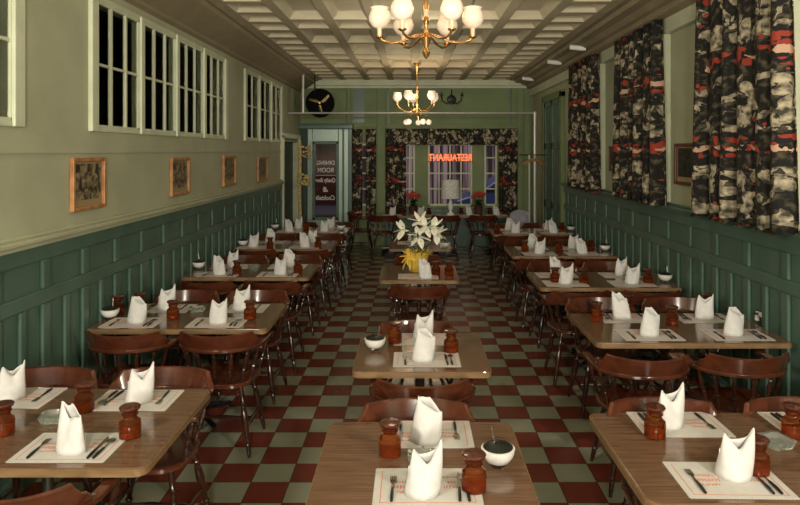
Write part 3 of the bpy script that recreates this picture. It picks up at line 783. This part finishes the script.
# fifth left
setting('L5', -1.86, 9.85, True, 'left near side', 1, cut=False); setting('L5', -1.33, 9.85, True, 'right near side', 2, cut=False)
setting('L5', -1.80, 10.25, False, 'left far side', 0, cut=False); setting('L5', -1.30, 10.25, False, 'right far side', 0, cut=False)
jar('L5', 306,230,'between the napkins'); bowl('L5',275,229,'at the wall end'); bowl('L5',341,230,'at the aisle end')
# nearest right
setting('R1', 1.17, 2.41, True, 'left near side', 0, nx=.03, ny=.02, napk=-.3, rz=-.02)
setting('R1', 1.19, 2.90, False, 'left far side', 0, nx=-.055, ny=-.02, napk=.1)
setting('R1', 1.80, 2.90, False, 'right far side', None)
jar('R1', 655,437,'in front of the left far placemat'); jar('R1', 757,473,'behind the left near napkin'); jar('R1', 793,436,'at right edge of picture'); ash('R1', 776,445,'in the middle')
# second right
setting('R2', 1.57, 4.31, True, 'left near side', 3, ny=-.01); setting('R2', 2.15, 4.31, True, 'right near side', 3, nx=-.02)
setting('R2', 1.56, 4.74, False, 'left far side', 1, nx=-.03); setting('R2', 2.12, 4.74, False, 'right far side', 2, nx=.01)
jar('R2', 597,321,'at the left end'); jar('R2', 672,325,'between the near placemats'); jar('R2', 627,312,'right of the left far napkin'); jar('R2', 707,311,'right of the far right napkin'); bowl('R2',768,322,'at the wall end')
# third right
setting('R3', 1.41, 5.98, True, 'left near side', 0, cut=False); setting('R3', 2.02, 5.98, True, 'right near side', 0, cut=False)
setting('R3', 1.42, 6.38, False, 'left far side', 1, cut=False); setting('R3', 2.05, 6.38, False, 'right far side', 2, cut=False)
jar('R3', 555,282,'at the left end'); jar('R3', 584,283,'right of the left near napkin'); jar('R3', 648,283,'right of the right near napkin'); bowl('R3',665,282,'at the wall end')
# fourth right
setting('R4', 1.51, 7.72, True, 'left near side', 0, cut=False); setting('R4', 2.02, 7.72, True, 'right near side', 1, cut=False)
setting('R4', 1.50, 8.15, False, 'left far side', 3, cut=False); setting('R4', 2.02, 8.15, False, 'right far side', 2, cut=False)
jar('R4', 525,252,'at the left end'); jar('R4', 559,251,'between the near napkins'); jar('R4', 591,250,'beside the sugar bowl'); bowl('R4',605,251,'at the wall end')
# fifth right
setting('R5', 1.54, 9.66, True, 'left near side', 2, cut=False); setting('R5', 2.10, 9.66, True, 'right near side', 1, cut=False)
setting('R5', 1.50, 10.05, False, 'left far side', 3, cut=False); setting('R5', 2.10, 10.05, False, 'right far side', 0, cut=False)
jar('R5', 497,233,'at the left end'); jar('R5', 562,231,'beside the sugar bowl'); bowl('R5',571,231,'at the wall end')
# centre tables
setting('C1', .055, 2.36, True, 'near side', 0, nx=-.02, ny=-.05, napk=.05)
setting('C1', .065, 2.80, False, 'far side', 3, nx=-.01, ny=-.07, napk=-.3)
jar('C1', 390,455,'left of the far placemat'); jar('C1', 474,490,'right of the near placemat'); bowl('C1',498,466,'at right side'); ash('C1',423,462,'in the middle',0)
setting('C2', .085, 3.80, True, 'near side', 3, nx=-.02, ny=-.01)
setting('C2', .075, 4.21, False, 'far side', 0, nx=-.01, cut=False)
jar('C2', 395,343,'left of the napkin'); jar('C2', 451,352,'right of the napkin'); bowl('C2',375,350,'at left side')
setting('C3', .06, 6.32, True, 'near side', 1, nx=.07, ny=-.08, cut=False)
jar('C3', 436,275,'right of the foil pot'); jar('C3', 449,275,'at the right edge')
bowl('C4', 445,248,'at right side')
setting('C4', .0, 8.62, False, 'far side', 0, cut=False)
for px, w_ in ((392,'far left'),(420.5,'left middle'),(469.5,'right middle'),(497,'far right')):
    x, y = pix(px, 215.4); setting('W', x, 12.36, True, w_, int(px) % 4, cut=False)
for px, w_ in ((401,'left end'),(429,'left of the lamp'),(461.5,'right of the lamp'),(490,'right end')): jar('W', px, 214.5, w_)

# salt and pepper shakers at the wall end of the second right table
def make_shaker():
    r = empty('glass_shaker')
    MB().lathe([(.018,0),(.020,.004),(.016,.05),(.017,.06)], n=10).build('glass_body', clear, r, smooth=True)
    MB().lathe([(.013,.003),(.015,.006),(.013,.042)], n=10).build('salt', sugar, r)
    MB().lathe([(.018,.06),(.018,.072),(.008,.080)], n=10).build('cap', steel, r, smooth=True)
    return r
SH = make_shaker()
x, y = pix(757,321); place(SH, 'sh', (x,y,TT+.001), 0, 'glass salt shaker left of the sugar bowl on second right-side table', 'shaker', 'glass shakers')
x, y = pix(758,314.5); place(SH, 'sh', (x,y,TT+.001), 0, 'glass shaker touching the sugar bowl on second right-side table', 'shaker', 'glass shakers')

# ------------------------------------------------------------------ lilies in a yellow foil pot
def petal_quads(m, c, d, Ln, w, droop=.3):
    d = Vector(d).normalized(); side = d.cross(Vector((0,0,1)))
    side = side.normalized() if side.length > .01 else Vector((1,0,0)); up = side.cross(d)
    P = []
    for t in (0,.3,.6,.85,1):
        ww = w*math.sin(PI*min(1,.12+t*.88))**.8; p = Vector(c)+d*Ln*t - Vector((0,0,1))*droop*Ln*t*t + up*.0
        P.append((p-side*ww, p+up*.004, p+side*ww))
    for a, b_ in zip(P, P[1:]): m.quad(a[0],a[1],b_[1],b_[0]); m.quad(a[1],a[2],b_[2],b_[1])
lx, ly = at(418, 6.60), 6.60
lp = empty('potted_lily', (lx, ly, TT+.001)); tag(lp, 'white lilies in yellow foil wrapped pot with yellow bow on third centre table', 'potted plant')
MB().lathe([(.075,0),(.085,.01),(.10,.12),(.115,.165),(.12,.17),(.10,.16),(.02,.15)], n=18).build('foil_pot', foil, lp, smooth=True)
m = MB(); rd = random.Random(5)
for k in range(14):
    a = 2*PI*k/14; m.quad((.10*math.cos(a),.10*math.sin(a),.155),(.10*math.cos(a+.5),.10*math.sin(a+.5),.155),(.15*math.cos(a+.4),.15*math.sin(a+.4),.20+rd.uniform(-.02,.02)),(.14*math.cos(a+.1),.14*math.sin(a+.1),.20))
m.build('foil_ruffle', foil, lp)
m = MB()
for a in range(0,360,45): petal_quads(m, (-.10,-.08,.17), (math.cos(math.radians(a)),-.35,math.sin(math.radians(a))), .09, .022, .1)
petal_quads(m, (-.11,-.10,.15), (-.4,-.1,-1), .12, .022, .05); petal_quads(m, (-.09,-.10,.15), (.1,-.1,-1), .12, .022, .1)
bo = m.build('yellow_bow', foil, lp); bo.modifiers.new('t','SOLIDIFY').thickness = .004
blooms = [(-.15,-.04,.42,(-1,-.35,.2)),(.01,-.10,.37,(0,-1,.1)),(.07,-.07,.46,(.2,-.9,.3)),(.16,-.03,.45,(.7,-.6,.2)),(.02,.02,.50,(-.1,-.5,.6)),(.19,.0,.38,(.9,-.5,-.2))]
m = MB()
for i, (x,y,z,d) in enumerate(blooms):
    m.tube([(.02*(i-3)*.5,0,.15),(x*.5,y*.4,z*.65),(x,y,z-.01)], .004, 6)
m.build('stem', leafm, lp)
m = MB()
for k in range(70):
    a = rd.uniform(0,2*PI); z = rd.uniform(.19,.46); r_ = rd.uniform(.01,.09)
    petal_quads(m, (r_*math.cos(a),r_*math.sin(a),z), (math.cos(a),math.sin(a),rd.uniform(-.1,.7)), rd.uniform(.08,.14), .013, .3)
m.build('foliage', leafm, lp)
for x,y,z,d in blooms:
    m = MB(); d = Vector(d).normalized(); u = d.orthogonal().normalized(); w = d.cross(u)
    m.lathe([(.006,-.06),(.012,-.02),(.022,.0)], (x,y,z), d, 8, caps=False)
    for k in range(6):
        a = 2*PI*k/6; petal_quads(m, (x,y,z), d*.55+(u*math.cos(a)+w*math.sin(a)), .135, .036, .12)
    o = m.build('lily_bloom', petal, lp); o.modifiers.new('t','SOLIDIFY').thickness = .002

# window table pots and lamp
def flowerpot(px, label):
    x = at(px, 12.45); r = empty('flower_pot', (x,12.5,TT+.001)); tag(r, label, 'potted plant', 'red flower pots')
    MB().lathe([(.06,0),(.085,.15),(.09,.16),(.03,.155)], n=14).build('pot', terra, r, smooth=True)
    m = MB(); f = MB(); rr = random.Random(int(px))
    for k in range(60):
        a = rr.uniform(0,2*PI); petal_quads(m, (.02*math.cos(a),.02*math.sin(a),rr.uniform(.14,.26)), (math.cos(a),math.sin(a),rr.uniform(.2,1.3)), rr.uniform(.08,.15), .018, .2)
    for k in range(46):
        a = rr.uniform(0,2*PI); q = rr.uniform(0,.16); f.ball((q*math.cos(a),q*math.sin(a)*.8,.40+rr.uniform(-.05,.04)-q*.25), rr.uniform(.016,.03), 6)
    m.build('foliage', leafm, r); f.build('red_blossoms', redpetal, r)
flowerpot(413, 'potted red flowers left of the table lamp on window table'); flowerpot(479, 'potted red flowers right of the table lamp on window table')
r = empty('table_lamp', (at(450.5,12.5),12.5,TT+.001)); tag(r, 'pale urn table lamp with white drum shade on the window table', 'lamp')
MB().lathe([(.075,0),(.075,.02),(.03,.04),(.02,.07),(.045,.12),(.055,.17),(.03,.24),(.02,.28),(.03,.30),(.012,.32),(.008,.36)], n=16).build('lamp_base', sugar, r, smooth=True)
MB().lathe([(.185,.31),(.17,.66),(.165,.66),(.18,.312)], n=28, caps=False).build('lamp_shade', lampshade, r, smooth=True)
MB().tube([(0,0,.35),(0,0,.70)], .004).build('lamp_rod', brass, r)

# grey cloth draped chair at right end of the window table
r = empty('upholstered_chair', (1.98,11.92,0)); tag(r, 'grey rounded-back upholstered chair at right end of the window table', 'chair')
pts = [(-.17,0)]+[(.19*math.cos(math.radians(a)), .52+.20*math.sin(math.radians(a))) for a in range(170,9,-16)]+[(.17,0)]
m = MB(); m.sweep([[(x,-.03,.45+z*.62) for x,z in pts],[(x,.03,.45+z*.62) for x,z in pts]]); m.build('backrest', greycloth, r, bevel=.012)
m = MB(); m.prism(rounded(-.2,.2,.0,.4,.05), .40,.47); m.build('seat', greycloth, r, bevel=.012)
for sx in (-.16,.16):
    for sy in (.04,.36): MB().tube([(sx,sy,0),(sx,sy,.41)], .014).build('leg', iron, r)

# ------------------------------------------------------------------ chandeliers
def chandelier(cx, cy, zg, label, arms, lower):
    r = empty('chandelier', (cx,cy,CZ)); tag(r, label, 'chandelier'); z = zg-CZ        # globes' centre relative to the ceiling
    MB().lathe([(.01,0),(.075,0),(.07,-.02),(.03,-.045),(.012,-.05)][::-1], n=16).build('canopy', brass, r, smooth=True)
    MB().tube([(0,0,-.03),(0,0,z+.02)], .010, 8).build('stem', brass, r)
    MB().lathe([(.004,-.02),(.018,0),(.03,.03),(.014,.06),(.024,.09),(.04,.13),(.018,.17),(.014,.22),(.028,.25),(.012,.29),(.02,.36),(.006,.42)], (0,0,z-.26), n=14).build('centre_column', brass, r, smooth=True)
    MB().lathe([(.015,0),(.017,.09)], (0,0,z-.02), n=12).build('candle_sleeve', candle, r, smooth=True)
    for k in range(arms):
        a = 2*PI*k/arms + (0 if arms == 6 else .5); R = .33; c_, s_ = math.cos(a), math.sin(a)
        P = [(.02,-.17),(.10,-.235),(.20,-.23),(.28,-.185),(.325,-.14),(R,-.12)] if lower else [(.02,-.10),(.09,-.12),(.17,-.155),(.25,-.165),(.31,-.15),(R,-.12)]
        ar = MB().tube([(c_*q, s_*q, z+h) for q, h in P], .009, 8).build('arm', brass, r, smooth=True)
        MB().lathe([(.012,-.135),(.028,-.125),(.030,-.118),(.014,-.115)], (c_*R,s_*R,z), n=12).build('drip_pan', brass, ar, smooth=True)
        MB().lathe([(.016,-.115),(.016,-.05)], (c_*R,s_*R,z), n=12).build('candle_tube', candle, ar, smooth=True)
        MB().lathe([(.018,-.065),(.050,-.048),(.074,-.012),(.078,.02),(.066,.055),(.058,.072),(.066,.085),(.062,.085),(.052,.068),(.01,.02)], (c_*R,s_*R,z), n=18).build('tulip_shade', shadem, ar, smooth=True)
        P2 = bpy.data.lights.new('chandelier_bulb', 'POINT'); P2.energy = 1.3; P2.color = (1,.72,.45); P2.shadow_soft_size = .05
        lo = bpy.data.objects.new('chandelier_bulb', P2); C.objects.link(lo); lo.location = (cx+c_*R, cy+s_*R, zg+.13)
    if lower:
        for k in range(5):
            a = 2*PI*k/5+.2; c_, s_ = math.cos(a), math.sin(a)
            ar = MB().tube([(0,0,z-.22),(c_*.12,s_*.12,z-.29),(c_*.19,s_*.19,z-.30),(c_*.20,s_*.20,z-.36)], .007, 6).build('arm', brass, r, smooth=True)
            MB().ball((c_*.20,s_*.20,z-.41), .048, 14).build('glass_globe', shadem, ar, smooth=True)
            MB().lathe([(.008,-.47),(.014,-.455)], (c_*.20,s_*.20,z), n=8).build('finial', brass, ar)
    return r
chandelier(.10, 4.6, 2.90, 'brass chandelier with opal tulip shades, nearest the camera at top centre', 6, False)
chandelier(at(417,10.8), 10.8, 2.86, 'brass chandelier with opal shades and lower globes, further back', 5, True)

# ------------------------------------------------------------------ wall fan, pipe rail, track lights, sconce, garland, hangers
fanblack = mat('fan_black', (.004,.004,.004), .7, spec=.1)
r = empty('ceiling_fan_cage', (-1.755, 12.4, CZ)); r.name = 'hanging_fan'; tag(r, 'round black caged fan hanging by a rod above the dining room door', 'fan')
zc = 2.886-CZ
MB().tube([(-.10,0,-.002),(-.10,0,zc+.2)], .012).build('rod', iron, r)
MB().lathe([(.26,-.02),(.275,0),(.26,.06),(.06,.10)], (0,.02,zc), (0,1,0), 28).build('cage_back', fanblack, r, smooth=True)
m = MB()
for q in range(1,8): 
    R = .27*q/7; m.tube([(R*math.cos(t*PI/12),-.05+.03*(q/7)**2,zc+R*math.sin(t*PI/12)) for t in range(25)], .003, 4)
m.build('front_guard', fanblack, r)
m = MB()
for k in range(3):
    a = math.radians(30+120*k)
    p0 = Vector((math.cos(a),0,math.sin(a))); q = Vector((-math.sin(a),0,math.cos(a)))
    c0 = Vector((0,-.01,zc)); m.sweep([[c0+p0*.04-q*.02, c0+p0*.04+q*.02, c0+p0*.04+q*.02+Vector((0,.006,0)), c0+p0*.04-q*.02+Vector((0,.006,0))],
                                       [c0+p0*.22-q*.05+Vector((0,.03,0)), c0+p0*.22+q*.06, c0+p0*.22+q*.06+Vector((0,.006,0)), c0+p0*.22-q*.05+Vector((0,.036,0))]])
m.build('blades', mat('dull_brass', (.25,.2,.09), .3, metal=.7), r)
MB().lathe([(.02,0),(.03,.01),(.03,.03)], (0,-.06,zc), (0,1,0), 12).build('hub', brass, r, smooth=True)

pd = 11.9; pz = zz(113,pd)
r = empty('pipe_rail', (0,pd,0)); tag(r, 'thin white pipe rail crossing the back of the room, hung from ceiling', 'rail')
MB().tube([(-2.27,0,pz),(2.27,0,pz)], .016).build('crossbar', chrome, r)
MB().tube([(at(303,pd),0,pz),(at(303,pd),0,CZ-.003)], .024).build('hanger_post', chrome, r)
MB().tube([(2.25,0,0),(2.25,0,pz+.02)], .026).build('floor_post', chrome, r)
hk = empty('coat_rack', (2.25,pd-.10,0)); tag(hk, 'slim white coat rack post with dark cross pegs beside the pipe', 'coat rack')
MB().tube([(-.12,0,0),(-.12,0,1.9)], .014).build('post', chrome, hk)
MB().tube([(-.30,0,1.90),(.18,0,1.90)], .010).build('cross_peg', iron, hk)
def hanger(dx, rz, lb):
    o = empty('coat_hanger', (2.16+dx,pd-.16-dx*2.2,1.86), rz); tag(o, lb, 'hanger', 'wooden coat hangers')
    MB().tube([(0,0,-.035),(.10,0,-.075),(.21,0,-.15)], [.014,.013,.010], 6).build('shoulder', framew, o)
    MB().tube([(0,0,-.035),(-.10,0,-.075),(-.21,0,-.15)], [.014,.013,.010], 6).build('shoulder', framew, o)
    MB().tube([(0,0,-.03),(0,0,.02),(.018,0,.035),(.008,.02,.055)], .003, 5).build('hook', steel, o)
hanger(0,.1,'wooden coat hanger in front on the back coat rack'); hanger(.04,.15,'wooden coat hanger behind another on the back coat rack')

r = empty('wall_sconce', (at(452,13.2), ROOM_D-.002, zz(99,13.2))); tag(r, 'black iron wall sconce above the shop window bay', 'sconce')
MB().lathe([(.09,0),(.10,.015),(.05,.03)], (0,0,0), (0,-1,0), 12).build('backplate', iron, r, smooth=True)
for s_ in (-1,1):
    MB().tube([(0,-.03,-.02),(s_*.10,-.09,-.09),(s_*.19,-.10,-.03),(s_*.21,-.10,.07)], .011, 6).build('arm', iron, r, smooth=True)
    MB().lathe([(.035,.07),(.04,.08),(.015,.085),(.015,.14)], (s_*.21,-.10,0), n=10).build('candle_cup', iron, r, smooth=True)
MB().tube([(0,-.03,.05),(0,-.06,.20)], .012).build('finial', iron, r)

for i, (px_, y_, lb) in enumerate(((578,8.6,'white track spotlight nearest on the right ceiling edge'),(555,10.0,'small white track spotlight in the middle of the right ceiling edge'),(524,12.3,'white track spotlight furthest back on the right ceiling edge'))):
    o = empty('track_spotlight', (2.16,y_,3.37)); tag(o, lb, 'spotlight', 'track spotlights')
    MB().tube([(0,0,0),(0,0,-.06)], .010).build('stem', chrome, o)
    MB().lathe([(.026,-.12),(.034,-.06),(.034,.08),(.038,.09)], (.02,0,-.035), (-.9,.25,.15), 12).build('lamp_can', whitepaint, o, smooth=True)

gx, gy = -2.06, 11.95
r = empty('dried_garland', (gx,gy,0)); tag(r, 'tall straw coloured dried stalk with husk clusters before the back left doorway', 'dried plant')
MB().tube([(0,0,0),(.01,0,.6),(-.01,0,1.2),(.0,0,1.8),(-.01,0,2.22)], [.03,.035,.028,.032,.012], 8).build('stalk', rope, r, smooth=True)
MB().lathe([(.09,0),(.11,.22),(.10,.22),(.02,.20)], n=14).build('pot', terra, r, smooth=True)
rr = random.Random(11)
for zc_, n_ in ((1.95,26),(1.45,34)):
    m = MB()
    for k in range(n_):
        m.ball((rr.uniform(-.04,.17), rr.uniform(-.06,.06), zc_+rr.uniform(-.11,.11)), rr.uniform(.018,.035), 6, (1.3,1,.8))
    m.build('husk_cluster', rope, r)

# ------------------------------------------------------------------ lights
def area(name, loc, target, size, energy, col):
    l = bpy.data.lights.new(name, 'AREA'); l.size = size; l.energy = energy; l.color = col; o = bpy.data.objects.new(name, l); C.objects.link(o)
    o.location = loc; o.rotation_euler = (Vector(target)-Vector(loc)).to_track_quat('-Z','Y').to_euler(); return o
WARM = (1,.925,.79)
area('flash_front_left', (-2.0,.4,2.75), (-.4,7,1.5), .2, 75, WARM)  # stands in for an unseen flash left of the camera, no ceiling fixture
area('flash_front_right', (2.1,-.1,2.75), (.9,7,1.5), .2, 92, WARM)  # same on the right: unseen flash beside the camera
area('fill_front', (.1,-2.2,2.1), (0,7,2.2), .6, 210, WARM)
for y_ in (6.8, 10.6): area('ceiling_fill', (.05,y_,3.38), (.05,y_+.8,0), .6, 7, (1,.88,.66))  # added fill under the ceiling, no fixture there
for y_ in (3.0, 6.5, 10.0): area('upward_fill', (.05,y_,2.2), (.05,y_+.8,3.5), .5, 11, (1,.90,.72))  # added fill aimed upward to brighten the coffers, no real source
area('street_fill', (1,16,7), (1,20,0), 6, 520, (1,.84,.84))  # added fill standing in for daylight on the facade, not a street lamp
w = bpy.data.worlds.new('World'); S.world = w; w.use_nodes = True
w.node_tree.nodes['Background'].inputs[0].default_value = (.5,.42,.44,1); w.node_tree.nodes['Background'].inputs[1].default_value = .35
